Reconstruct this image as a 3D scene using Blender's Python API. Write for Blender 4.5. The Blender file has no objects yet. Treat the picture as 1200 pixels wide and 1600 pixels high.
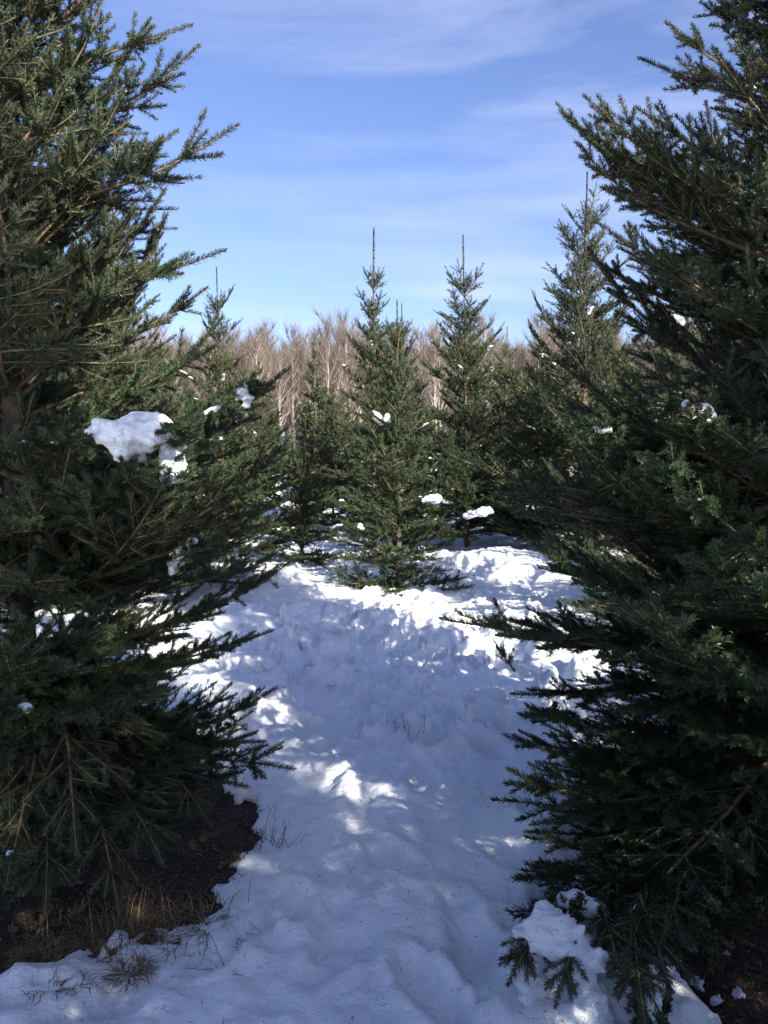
import bpy, bmesh, math, random
import numpy as np
from mathutils import Vector, Matrix, Euler

C = bpy.context.scene.collection
R = math.radians
PI = math.pi

# ------------------------------------------------------------------ camera
CAM_Z = 1.60
PITCH = 5.1
FPX = 1240.0                       # focal length in pixels of the 1200x1600 frame
cd = bpy.data.cameras.new('camera'); cam = bpy.data.objects.new('camera', cd); C.objects.link(cam)
cam.location = (0, 0, CAM_Z); cam.rotation_euler = (R(90 - PITCH), 0, 0)
cd.sensor_fit = 'VERTICAL'; cd.sensor_height = 24; cd.lens = 24 * FPX / 1600
cd.clip_start = 0.05; cd.clip_end = 2000
bpy.context.scene.camera = cam

# ------------------------------------------------------------------ light
SUN_EL = 27.0
SUN_AZ = 146.0                     # degrees clockwise from +Y (the view direction): behind the camera, to the right
sdir = Vector((math.sin(R(SUN_AZ)) * math.cos(R(SUN_EL)), math.cos(R(SUN_AZ)) * math.cos(R(SUN_EL)), math.sin(R(SUN_EL))))
ld = bpy.data.lights.new('sun', 'SUN'); ld.energy = 5.0; ld.angle = R(0.53); ld.color = (1.0, 0.90, 0.76)
sun = bpy.data.objects.new('sun', ld); C.objects.link(sun)
sun.rotation_euler = (-sdir).to_track_quat('-Z', 'Y').to_euler()
sun.location = (6, -6, 12)

W = bpy.data.worlds.new('World'); bpy.context.scene.world = W; W.use_nodes = True
nt = W.node_tree; nt.nodes.clear()
N = nt.nodes.new; Lk = nt.links.new
out = N('ShaderNodeOutputWorld'); bg = N('ShaderNodeBackground'); bg.inputs['Strength'].default_value = 0.15
sky = N('ShaderNodeTexSky'); sky.sky_type = 'NISHITA'; sky.sun_disc = False
sky.sun_elevation = R(SUN_EL); sky.sun_rotation = R(SUN_AZ)
sky.altitude = 200; sky.air_density = 1.0; sky.dust_density = 1.5; sky.ozone_density = 3.5
tint = N('ShaderNodeMix'); tint.data_type = 'RGBA'; tint.blend_type = 'MULTIPLY'; tint.inputs[0].default_value = 1
tint.inputs[7].default_value = (0.43, 0.395, 0.475, 1)
Lk(sky.outputs[0], tint.inputs[6])
tc = N('ShaderNodeTexCoord'); sep = N('ShaderNodeSeparateXYZ'); Lk(tc.outputs['Generated'], sep.inputs[0])
den = N('ShaderNodeMath'); den.operation = 'ADD'; den.inputs[1].default_value = 0.12; Lk(sep.outputs[2], den.inputs[0])
mx = N('ShaderNodeMath'); mx.operation = 'MAXIMUM'; mx.inputs[1].default_value = 0.08; Lk(den.outputs[0], mx.inputs[0])
dx = N('ShaderNodeMath'); dx.operation = 'DIVIDE'; Lk(sep.outputs[0], dx.inputs[0]); Lk(mx.outputs[0], dx.inputs[1])
dy = N('ShaderNodeMath'); dy.operation = 'DIVIDE'; Lk(sep.outputs[1], dy.inputs[0]); Lk(mx.outputs[0], dy.inputs[1])
cb = N('ShaderNodeCombineXYZ'); Lk(dx.outputs[0], cb.inputs[0]); Lk(dy.outputs[0], cb.inputs[1])
mp = N('ShaderNodeMapping'); mp.inputs['Rotation'].default_value = (0, R(33), 0); mp.inputs['Scale'].default_value = (1.0, 1.0, 5.5)
mp.inputs['Location'].default_value = (1.1, 0.7, 0.4)
Lk(tc.outputs['Generated'], mp.inputs[0])
n1 = N('ShaderNodeTexNoise'); n1.inputs['Scale'].default_value = 1.7; n1.inputs['Detail'].default_value = 9
n1.inputs['Roughness'].default_value = 0.6; n1.inputs['Distortion'].default_value = 0.7; Lk(mp.outputs[0], n1.inputs['Vector'])
n2 = N('ShaderNodeTexNoise'); n2.inputs['Scale'].default_value = 0.45; n2.inputs['Detail'].default_value = 3; Lk(cb.outputs[0], n2.inputs['Vector'])
r1 = N('ShaderNodeMapRange'); r1.inputs[1].default_value = 0.42; r1.inputs[2].default_value = 0.82; Lk(n1.outputs[0], r1.inputs[0])
r2 = N('ShaderNodeMapRange'); r2.inputs[1].default_value = 0.36; r2.inputs[2].default_value = 0.62; Lk(n2.outputs[0], r2.inputs[0])
mu = N('ShaderNodeMath'); mu.operation = 'MULTIPLY'; Lk(r1.outputs[0], mu.inputs[0]); Lk(r2.outputs[0], mu.inputs[1])
mu2 = N('ShaderNodeMath'); mu2.operation = 'MULTIPLY'; mu2.inputs[1].default_value = 0.75; Lk(mu.outputs[0], mu2.inputs[0])
cm = N('ShaderNodeMix'); cm.data_type = 'RGBA'; Lk(mu2.outputs[0], cm.inputs[0]); Lk(tint.outputs[2], cm.inputs[6])
cm.inputs[7].default_value = (2.15, 2.35, 3.0, 1)
Lk(cm.outputs[2], bg.inputs[0]); Lk(bg.outputs[0], out.inputs[0])

vs = bpy.context.scene.view_settings
vs.view_transform = 'Standard'; vs.look = 'None'; vs.exposure = 1.66; vs.gamma = 1; vs.use_curve_mapping = False
bpy.context.scene.cycles.max_bounces = 8
bpy.context.scene.cycles.diffuse_bounces = 6
bpy.context.scene.cycles.glossy_bounces = 2
bpy.context.scene.cycles.use_adaptive_sampling = True
bpy.context.scene.cycles.adaptive_threshold = 0.02

# ------------------------------------------------------------------ helpers
def P(px, py, depth):
    """a point seen at pixel (px,py) of the photograph, at a distance (along the optical axis) in metres"""
    x = (px - 600) / FPX * depth; v = (800 - py) / FPX * depth
    c, s = math.cos(R(PITCH)), math.sin(R(PITCH))
    return Vector((x, depth * c + v * s, CAM_Z - depth * s + v * c))

def ground(px, py, z=0.0):
    a = math.atan((py - 800) / FPX) + R(PITCH)
    d = (CAM_Z - z) / math.tan(a)
    dep = d * math.cos(R(PITCH)) + (CAM_Z - z) * math.sin(R(PITCH))
    return ((px - 600) / FPX * dep, d)

def tag(o, label=None, cat=None, group=None, kind=None):
    if label: o['label'] = label
    if cat: o['category'] = cat
    if group: o['group'] = group
    if kind: o['kind'] = kind
    return o

def empty(name, loc):
    o = bpy.data.objects.new(name, None); C.objects.link(o); o.location = loc; o.empty_display_size = 0.2
    return o

def link(name, me, parent=None, loc=None, rot=None, scale=None):
    o = bpy.data.objects.new(name, me); C.objects.link(o)
    if parent: o.parent = parent
    if loc is not None: o.location = loc
    if rot is not None: o.rotation_euler = rot
    if scale is not None: o.scale = (scale,) * 3 if isinstance(scale, (int, float)) else scale
    return o

def npmesh(name, V, F4=None, F3=None, mats=(), smooth=False, attr=None, mi4=None):
    me = bpy.data.meshes.new(name)
    V = np.asarray(V, dtype=np.float32)
    n4 = 0 if F4 is None else len(F4); n3 = 0 if F3 is None else len(F3)
    me.vertices.add(len(V)); me.vertices.foreach_set('co', V.ravel())
    idx = []; 
    if n4: idx.append(np.asarray(F4, dtype=np.int32).ravel())
    if n3: idx.append(np.asarray(F3, dtype=np.int32).ravel())
    idx = np.concatenate(idx)
    me.loops.add(len(idx)); me.loops.foreach_set('vertex_index', idx)
    st = np.concatenate([np.arange(n4) * 4, n4 * 4 + np.arange(n3) * 3]).astype(np.int32)
    me.polygons.add(n4 + n3); me.polygons.foreach_set('loop_start', st)
    for m in mats: me.materials.append(m)
    me.update(calc_edges=True)
    me.polygons.foreach_set('use_smooth', np.full(n4 + n3, bool(smooth)))
    if attr is not None:
        for k, a in attr.items():
            at = me.attributes.new(k, 'FLOAT', 'POINT'); at.data.foreach_set('value', np.asarray(a, dtype=np.float32))
    if mi4 is not None: me.polygons.foreach_set('material_index', np.asarray(mi4, dtype=np.int32))
    me.update()
    return me

def norm(a): return a / (np.linalg.norm(a, axis=-1, keepdims=True) + 1e-9)

class Tubes:
    """collects tapering tubes and builds them as one mesh"""
    def __init__(s): s.V = []; s.F = []; s.n = 0
    def add(s, pts, r0, r1, k=5, rr=None):
        pts = np.asarray(pts, dtype=float); n = len(pts)
        t = np.gradient(pts, axis=0); t = norm(t)
        ref = np.array([0, 0, 1.0]) if abs(t[0][2]) < 0.9 else np.array([1.0, 0, 0])
        a = norm(np.cross(t, ref)); b = np.cross(t, a)
        rad = np.linspace(r0, r1, n) if rr is None else np.asarray(rr)
        an = np.arange(k) * 2 * PI / k
        ring = pts[:, None] + rad[:, None, None] * (np.cos(an)[None, :, None] * a[:, None] + np.sin(an)[None, :, None] * b[:, None])
        s.V.append(ring.reshape(-1, 3))
        i = np.arange(n - 1)[:, None] * k; j = np.arange(k)[None, :]; j2 = (j + 1) % k
        s.F.append((np.stack([i + j, i + j2, i + k + j2, i + k + j], -1).reshape(-1, 4) + s.n)); s.n += n * k
    def mesh(s, name, mats, smooth=True):
        return npmesh(name, np.concatenate(s.V), np.concatenate(s.F), None, mats, smooth)

# value noise in numpy
def _h(ix, iy, seed):
    n = (ix.astype(np.int64) * 374761393 + iy.astype(np.int64) * 668265263 + seed * 1274126177) & 0xffffffff
    n = ((n ^ (n >> 13)) * 1274126177) & 0xffffffff
    n = n ^ (n >> 16)
    return (n & 0xffffff) / float(0xffffff)
def vnoise(x, y, seed=0):
    ix = np.floor(x); iy = np.floor(y); fx = x - ix; fy = y - iy
    ix = ix.astype(np.int64); iy = iy.astype(np.int64)
    fx = fx * fx * fx * (fx * (fx * 6 - 15) + 10); fy = fy * fy * fy * (fy * (fy * 6 - 15) + 10)
    a = _h(ix, iy, seed); b = _h(ix + 1, iy, seed); c = _h(ix, iy + 1, seed); d = _h(ix + 1, iy + 1, seed)
    return (a * (1 - fx) + b * fx) * (1 - fy) + (c * (1 - fx) + d * fx) * fy - 0.5
def fbm(x, y, sc, oct=4, seed=0, gain=0.5):
    s = 0; a = 1; 
    for k in range(oct):
        ca, sa = math.cos(0.7 * k + 0.3), math.sin(0.7 * k + 0.3)
        s = s + a * vnoise((x * ca - y * sa) / sc + 13.7 * k, (x * sa + y * ca) / sc - 7.1 * k, seed + k); a *= gain; sc *= 0.5
    return s
def sstep(e0, e1, x):
    t = np.clip((x - e0) / (e1 - e0), 0, 1); return t * t * (3 - 2 * t)

# ------------------------------------------------------------------ materials
def mat(name):
    m = bpy.data.materials.new(name); m.use_nodes = True
    t = m.node_tree; b = t.nodes['Principled BSDF']
    return m, t, b
def rnode(t, src, stops):
    r = t.nodes.new('ShaderNodeValToRGB'); e = r.color_ramp.elements
    while len(e) < len(stops): e.new(0.5)
    for k, (p, c) in enumerate(stops): e[k].position = p; e[k].color = (*c, 1)
    t.links.new(src, r.inputs[0]); return r
def noise(t, sc, det=4, rough=0.5, coord='Object'):
    tc = t.nodes.new('ShaderNodeTexCoord'); n = t.nodes.new('ShaderNodeTexNoise')
    n.inputs['Scale'].default_value = sc; n.inputs['Detail'].default_value = det; n.inputs['Roughness'].default_value = rough
    t.links.new(tc.outputs[coord], n.inputs['Vector']); return n

def needle_mat(name, top, under, old_and_shade):
    m, t, b = mat(name)
    at = t.nodes.new('ShaderNodeAttribute'); at.attribute_name = 'shade'
    ag = t.nodes.new('ShaderNodeAttribute'); ag.attribute_name = 'age_shade'
    oi = t.nodes.new('ShaderNodeObjectInfo')
    rp = rnode(t, at.outputs['Fac'], [(0.0, [c * 0.5 for c in top]), (0.5, top), (1.0, [c * 1.9 for c in top])])
    m1 = t.nodes.new('ShaderNodeMix'); m1.data_type = 'RGBA'; t.links.new(ag.outputs['Fac'], m1.inputs[0])
    t.links.new(rp.outputs[0], m1.inputs[6]); m1.inputs[7].default_value = (*old_and_shade, 1)  # older inner needles, blackened further to paint the shade inside the crown
    m3 = t.nodes.new('ShaderNodeMix'); m3.data_type = 'RGBA'; m3.blend_type = 'MULTIPLY'; m3.inputs[0].default_value = 1
    t.links.new(m1.outputs[2], m3.inputs[6]); t.links.new(oi.outputs['Color'], m3.inputs[7])
    geo = t.nodes.new('ShaderNodeNewGeometry')
    m2 = t.nodes.new('ShaderNodeMix'); m2.data_type = 'RGBA'; t.links.new(geo.outputs['Backfacing'], m2.inputs[0])
    t.links.new(m3.outputs[2], m2.inputs[6]); m2.inputs[7].default_value = (*under, 1)
    hs = t.nodes.new('ShaderNodeHueSaturation')
    mr = t.nodes.new('ShaderNodeMapRange'); t.links.new(oi.outputs['Random'], mr.inputs[0]); mr.inputs[3].default_value = 0.75; mr.inputs[4].default_value = 1.2
    mh = t.nodes.new('ShaderNodeMapRange'); t.links.new(oi.outputs['Random'], mh.inputs[0]); mh.inputs[3].default_value = 0.485; mh.inputs[4].default_value = 0.512
    t.links.new(mr.outputs[0], hs.inputs['Value']); t.links.new(mh.outputs[0], hs.inputs['Hue']); t.links.new(m2.outputs[2], hs.inputs['Color'])
    t.links.new(hs.outputs[0], b.inputs['Base Color'])
    b.inputs['Roughness'].default_value = 0.42; b.inputs['Specular IOR Level'].default_value = 0.26
    return m
M_needle = needle_mat('fir_needles', (0.026, 0.047, 0.015), (0.044, 0.062, 0.038), (0.006, 0.010, 0.003))

def bark_mat(name, c0, c1, sc=14, bump=0.4, stretch=None):
    m, t, b = mat(name)
    n = noise(t, sc, 6, 0.65); r = rnode(t, n.outputs[0], [(0.3, c0), (0.7, c1)])
    t.links.new(r.outputs[0], b.inputs['Base Color']); b.inputs['Roughness'].default_value = 0.9
    bp = t.nodes.new('ShaderNodeBump'); bp.inputs['Strength'].default_value = bump; bp.inputs['Distance'].default_value = 0.01
    t.links.new(n.outputs[0], bp.inputs['Height']); t.links.new(bp.outputs[0], b.inputs['Normal'])
    return m
M_bark = bark_mat('fir_bark', (0.035, 0.027, 0.020), (0.10, 0.080, 0.060))
M_twig = bark_mat('fir_twig', (0.085, 0.058, 0.032), (0.19, 0.135, 0.08), 40)
M_aspen = bark_mat('pale_bark', (0.15, 0.128, 0.105), (0.36, 0.315, 0.27), 1.5)
M_btwig = bark_mat('bare_twig', (0.075, 0.062, 0.053), (0.145, 0.120, 0.103), 0.8)
M_dead = bark_mat('dead_stem', (0.05, 0.032, 0.02), (0.13, 0.085, 0.05), 30)

def snow_mat():
    m, t, b = mat('snow')
    b.inputs['Base Color'].default_value = (0.85, 0.915, 0.975, 1); b.inputs['Roughness'].default_value = 0.62
    b.inputs['Specular IOR Level'].default_value = 0.25
    tc = t.nodes.new('ShaderNodeTexCoord')
    prev = None
    for sc, det, st, dist in ((7, 9, 0.6, 0.035), (38, 8, 0.8, 0.022), (200, 5, 0.9, 0.007)):
        n = t.nodes.new('ShaderNodeTexNoise'); n.inputs['Scale'].default_value = sc; n.inputs['Detail'].default_value = det; n.inputs['Roughness'].default_value = 0.6
        t.links.new(tc.outputs['Object'], n.inputs['Vector'])
        bp = t.nodes.new('ShaderNodeBump'); bp.inputs['Strength'].default_value = st; bp.inputs['Distance'].default_value = dist
        t.links.new(n.outputs[0], bp.inputs['Height'])
        if prev: t.links.new(prev.outputs[0], bp.inputs['Normal'])
        prev = bp
    t.links.new(prev.outputs[0], b.inputs['Normal'])
    return m
M_snow = snow_mat()

def soil_mat():
    m, t, b = mat('leaf_mould')
    n = noise(t, 9, 8, 0.7); n2 = noise(t, 90, 5, 0.7)
    r = rnode(t, n.outputs[0], [(0.30, (0.016, 0.012, 0.008)), (0.58, (0.030, 0.021, 0.013)), (0.8, (0.060, 0.038, 0.021))])
    mx = t.nodes.new('ShaderNodeMix'); mx.data_type = 'RGBA'; mx.blend_type = 'MULTIPLY'; mx.inputs[0].default_value = 0.9
    r2 = rnode(t, n2.outputs[0], [(0.3, (0.35, 0.33, 0.3)), (0.7, (1.5, 1.4, 1.3))])
    t.links.new(r.outputs[0], mx.inputs[6]); t.links.new(r2.outputs[0], mx.inputs[7]); t.links.new(mx.outputs[2], b.inputs['Base Color'])
    b.inputs['Roughness'].default_value = 0.95
    bp = t.nodes.new('ShaderNodeBump'); bp.inputs['Strength'].default_value = 0.9; bp.inputs['Distance'].default_value = 0.02
    t.links.new(n2.outputs[0], bp.inputs['Height']); t.links.new(bp.outputs[0], b.inputs['Normal'])
    return m
M_soil = soil_mat()
def blade_mat(name, c0, c1):
    m, t, b = mat(name)
    at = t.nodes.new('ShaderNodeAttribute'); at.attribute_name = 'shade'
    r = rnode(t, at.outputs['Fac'], [(0, c0), (1, c1)]); t.links.new(r.outputs[0], b.inputs['Base Color']); b.inputs['Roughness'].default_value = 0.8
    return m
M_straw = blade_mat('dry_grass', (0.05, 0.036, 0.018), (0.24, 0.175, 0.085))
M_litter = blade_mat('litter', (0.020, 0.014, 0.009), (0.14, 0.085, 0.045))
M_leaf = blade_mat('dead_leaf', (0.05, 0.030, 0.018), (0.15, 0.095, 0.055))

# ------------------------------------------------------------------ the snow-covered ground
WELL = [(-1.42, 3.00, 0.84), (1.56, 2.52, 0.80)]       # snow-free ground under the two near firs
def snow_h(x, y):
    d = np.hypot(x, y)
    h = 0.15 + 0.10 * fbm(x, y, 2.6, 3, 5) + 0.05 * fbm(x, y, 0.8, 3, 11)
    # trodden lane between the rows: broken, lumpy snow
    lane = np.exp(-((x + 0.05) / 0.95) ** 2)
    rough = sstep(3.2, 4.6, y) * (1 - 0.8 * sstep(6.3, 7.2, y))
    bil = np.abs(fbm(x, y, 0.34, 4, 23, 0.55)); bil2 = np.abs(fbm(x + 3, y, 0.16, 3, 31, 0.55))
    h = h + (0.3 + 0.7 * lane) * (0.40 + 0.60 * rough) * (0.10 * bil + 0.06 * bil2 - 0.02)
    # packed plates with broken, crumbling edges that run along the lane
    for sc, hh, sd in ((0.75, 0.075, 101), (0.42, 0.045, 113)):
        nn = fbm(x * 1.5, y * 0.8, sc, 4, sd, 0.45)
        h = h + (0.2 + 0.8 * rough) * hh * (sstep(-0.035, 0.045, nn) - 0.5)
        h = h + (0.25 + 0.75 * rough) * np.exp(-(nn / 0.07) ** 2) * (0.08 * bil2 + 0.025 * np.abs(fbm(x, y, 0.06, 2, sd + 5)))
    h = h - 0.05 * lane - 0.07 * np.exp(-(((x - 0.15) / 0.7) ** 2 + ((y - 8.1) / 0.5) ** 2))
    # sled groove and a shallow wheel track
    cx = -0.09 + 0.06 * np.sin(y * 0.9)
    h = h - 0.030 * np.exp(-((x - cx) / 0.045) ** 2) * sstep(1.6, 2.4, y) * (1 - sstep(4.2, 5.0, y)) * (0.6 + fbm(x, y, 0.4, 2, 41))
    # footprints
    rg = np.random.RandomState(8)
    for k in range(120):
        fy = 1.9 + 8.6 * rg.rand() ** 0.8; fx = rg.normal(0.12, 0.42); a = rg.normal(0, 0.35)
        m = (np.abs(x - fx) < 0.35) & (np.abs(y - fy) < 0.45)
        if not m.any(): continue
        u = (x[m] - fx) * math.cos(a) + (y[m] - fy) * math.sin(a); v = -(x[m] - fx) * math.sin(a) + (y[m] - fy) * math.cos(a)
        q = np.sqrt((u / 0.062) ** 2 + (v / 0.15) ** 2)
        dep = rg.uniform(0.03, 0.085) * (0.45 if fy < 3.2 else 1.0)
        h[m] += -dep * (1 - sstep(0.65, 1.15, q)) + 0.35 * dep * np.exp(-((q - 1.45) / 0.28) ** 2)
    # banks piled between the rows and behind the lane
    def bank(bx, by, rx, ry, hh):
        return hh * np.exp(-(((x - bx) / rx) ** 2 + ((y - by) / ry) ** 2) ** 1.2)
    h = h + bank(1.45, 9.0, 0.8, 0.6, 0.18) + bank(1.35, 6.2, 0.5, 0.5, 0.08) + bank(0.1, 7.6, 1.2, 0.3, 0.05) + bank(-1.1, 8.2, 0.5, 0.5, 0.08)
    h = h + bank(0.70, 2.30, 0.24, 0.26, 0.08) + bank(0.55, 2.02, 0.24, 0.2, 0.05) + bank(0.80, 2.95, 0.25, 0.3, 0.10)
    h = h + bank(-1.25, 6.1, 0.45, 0.45, 0.12)
    # tree wells, with ragged edges
    for (wx, wy, wr) in WELL:
        an = np.arctan2(y - wy, x - wx)
        q = np.hypot(x - wx, (y - wy) * 1.05) + 0.20 * fbm(x, y, 0.4, 3, 61) + 0.15 * fbm(x, y, 0.10, 4, 67, 0.6)
        w = 1 - sstep(wr - 0.07, wr + 0.05, q)
        h = h * (1 - w) + (-0.16) * w
        w2 = 1 - sstep(wr, wr + 0.5, q); h = h - 0.05 * w2 * (1 - w)
    # thin patchy snow beside the right well
    h = h + (0.3 * fbm(x, y, 0.22, 3, 71) - 0.02) * np.exp(-(((x - 1.0) / 0.3) ** 2 + ((y - 2.15) / 0.25) ** 2)) * 0.35
    h = h + (0.3 * fbm(x, y, 0.22, 3, 77) - 0.05) * np.exp(-(((x + 1.0) / 0.45) ** 2 + ((y - 2.12) / 0.16) ** 2)) * 0.4
    h = h * (1 - sstep(25, 60, d)) + 0.1 * sstep(25, 60, d)
    return h

def axis_samples(lo, hi, step, far, grow, lofar=None):
    a = list(np.arange(lo, hi, step)); s = step; p = hi
    while p < far: a.append(p); s *= grow; p += s
    b = []; s = step; p = lo - step; lf = -far if lofar is None else lofar
    while p > lf: b.append(p); s *= grow; p -= s
    return np.array(b[::-1] + a)
xs = axis_samples(-2.0, 2.1, 0.0165, 400, 1.06)
ys = [1.55]
while ys[-1] < 500: ys.append(ys[-1] * (1.0058 if ys[-1] < 14 else 1.03))
yb = [1.53]; s = 0.03
while yb[-1] > -200: yb.append(yb[-1] - s); s *= 1.12
ys = np.array(yb[::-1] + ys)
GX, GY = np.meshgrid(xs, ys)
GH = snow_h(GX, GY)
nx, ny = len(xs), len(ys)
ii = (np.arange(ny - 1)[:, None] * nx + np.arange(nx - 1)[None, :]).ravel()
snow_me = npmesh('snow_ground', np.stack([GX.ravel(), GY.ravel(), GH.ravel()], -1), np.stack([ii, ii + 1, ii + nx + 1, ii + nx], -1), None, [M_snow], True)
tag(link('snow_ground', snow_me), kind='structure')
def sh(x, y): return float(snow_h(np.array([[float(x)]]), np.array([[float(y)]]))[0, 0])

for (wx, wy, wr) in WELL:
    g = np.arange(-1.25, 1.26, 0.03); X, Y = np.meshgrid(g + wx, g + wy)
    Z = 0.012 + 0.07 * fbm(X, Y, 0.35, 4, 91) - 0.02
    q = np.hypot(X - wx, Y - wy); Z = Z - 0.35 * sstep(wr + 0.12, wr + 0.42, q)
    n = len(g); ii = (np.arange(n - 1)[:, None] * n + np.arange(n - 1)[None, :]).ravel()
    tag(link('bare_ground', npmesh('bare_ground', np.stack([X.ravel(), Y.ravel(), Z.ravel()], -1), np.stack([ii, ii + 1, ii + n + 1, ii + n], -1), None, [M_soil], True)), kind='structure')

# ------------------------------------------------------------------ fir branches
def grow_branch(seed, L, curve=0.25, gap=0.040, shoot=0.13, spread=52, rise=0.0):
    rng = random.Random(seed); wood = []; segs = []
    Zv = np.array([0, 0, 1.0])
    def axis(p, d, L, order, base_age=0.0):
        step = 0.045 if order == 0 else 0.035
        n = max(2, int(round(L / step))); ds = L / n
        pts = [p]; dirs = []; s = 0
        cz = curve if order == 0 else 0.35
        w = rng.uniform(-0.25, 0.25)
        for i in range(n):
            sd = np.cross(Zv, d); sd = sd / (np.linalg.norm(sd) + 1e-6)
            d = d + Zv * cz * ds * (0.4 + 1.2 * i / n) + sd * (w * ds + rng.gauss(0, 0.025)) + Zv * rng.gauss(0, 0.022)
            d = d / np.linalg.norm(d)
            p = p + d * ds; pts.append(p); dirs.append(d)
        r0 = 0.0016 + 0.0085 * L * (1.15 if order == 0 else 0.8)
        wood.append((pts, r0, 0.0016, order))
        for i in range(n):
            rem = L - (i + 0.5) * ds
            segs.append((pts[i], pts[i + 1], rem + 0.05 * order, order, rem))
        if order >= 2 or L < 0.10: return
        tipfree = min(shoot * rng.uniform(0.8, 1.35), L * 0.55)
        s = L * (0.14 if order == 0 else 0.10) + 0.02
        nxt = L - tipfree
        nodes = []; q = nxt; 
        while q > s: nodes.append((q, True)); q -= shoot * rng.uniform(0.9, 1.2)
        q = s
        while q < nxt - 0.02:
            if all(abs(q - k[0]) > 0.022 for k in nodes): nodes.append((q, False))
            q += gap * rng.uniform(0.8, 1.3) * (1.0 if order == 0 else 0.9)
        for (q, major) in nodes:
            i = min(n - 1, int(q / ds)); f = q / ds - i
            b = pts[i] * (1 - f) + pts[i + 1] * f; dd = dirs[i]
            sd = np.cross(Zv, dd); sd = sd / (np.linalg.norm(sd) + 1e-6)
            rem = L - q
            k = (0.60 if order == 0 else 0.52) * (1.0 if major else 0.62)
            for side in (-1, 1):
                if rng.random() < (0.04 if major else 0.16): continue
                a = R(spread + rng.gauss(0, 8) - (8 if major else 0))
                ln = (k * rem * rng.uniform(0.75, 1.2) + 0.02) if order == 0 or rem > 0.1 else rem * rng.uniform(0.5, 0.8)
                if order == 0: ln = min(ln, 0.55)
                if ln < 0.06: continue
                up = rng.gauss(0.08, 0.16) + rise
                c = dd * math.cos(a) + sd * side * math.sin(a) + Zv * up
                axis(b, c / np.linalg.norm(c), ln, order + 1)
            if major and order == 0 and q == nodes[0][0]:
                for side in (-1, 1):
                    a = R(30 + rng.gauss(0, 5)); c = dd * math.cos(a) + sd * side * math.sin(a) + Zv * rng.gauss(0.1, 0.12)
                    axis(b, c / np.linalg.norm(c), rem * rng.uniform(0.55, 0.85), 2)
            if major and rng.random() < (0.55 if order == 0 else 0.2) and rem < 0.6:
                c = dd * 0.55 + Zv * 0.8 + sd * rng.gauss(0, 0.2)
                axis(b, c / np.linalg.norm(c), min(rem * 0.55, 0.14) * rng.uniform(0.7, 1.1), max(order + 1, 2))
            if rng.random() < 0.12:
                c = dd * 0.6 + Zv * rng.choice([-0.6, 0.75]) + sd * rng.gauss(0, 0.3)
                axis(b, c / np.linalg.norm(c), rng.uniform(0.05, 0.09), 2)
    axis(np.zeros(3), np.array([1.0, 0, 0]), L, 0)
    return wood, segs

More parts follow.
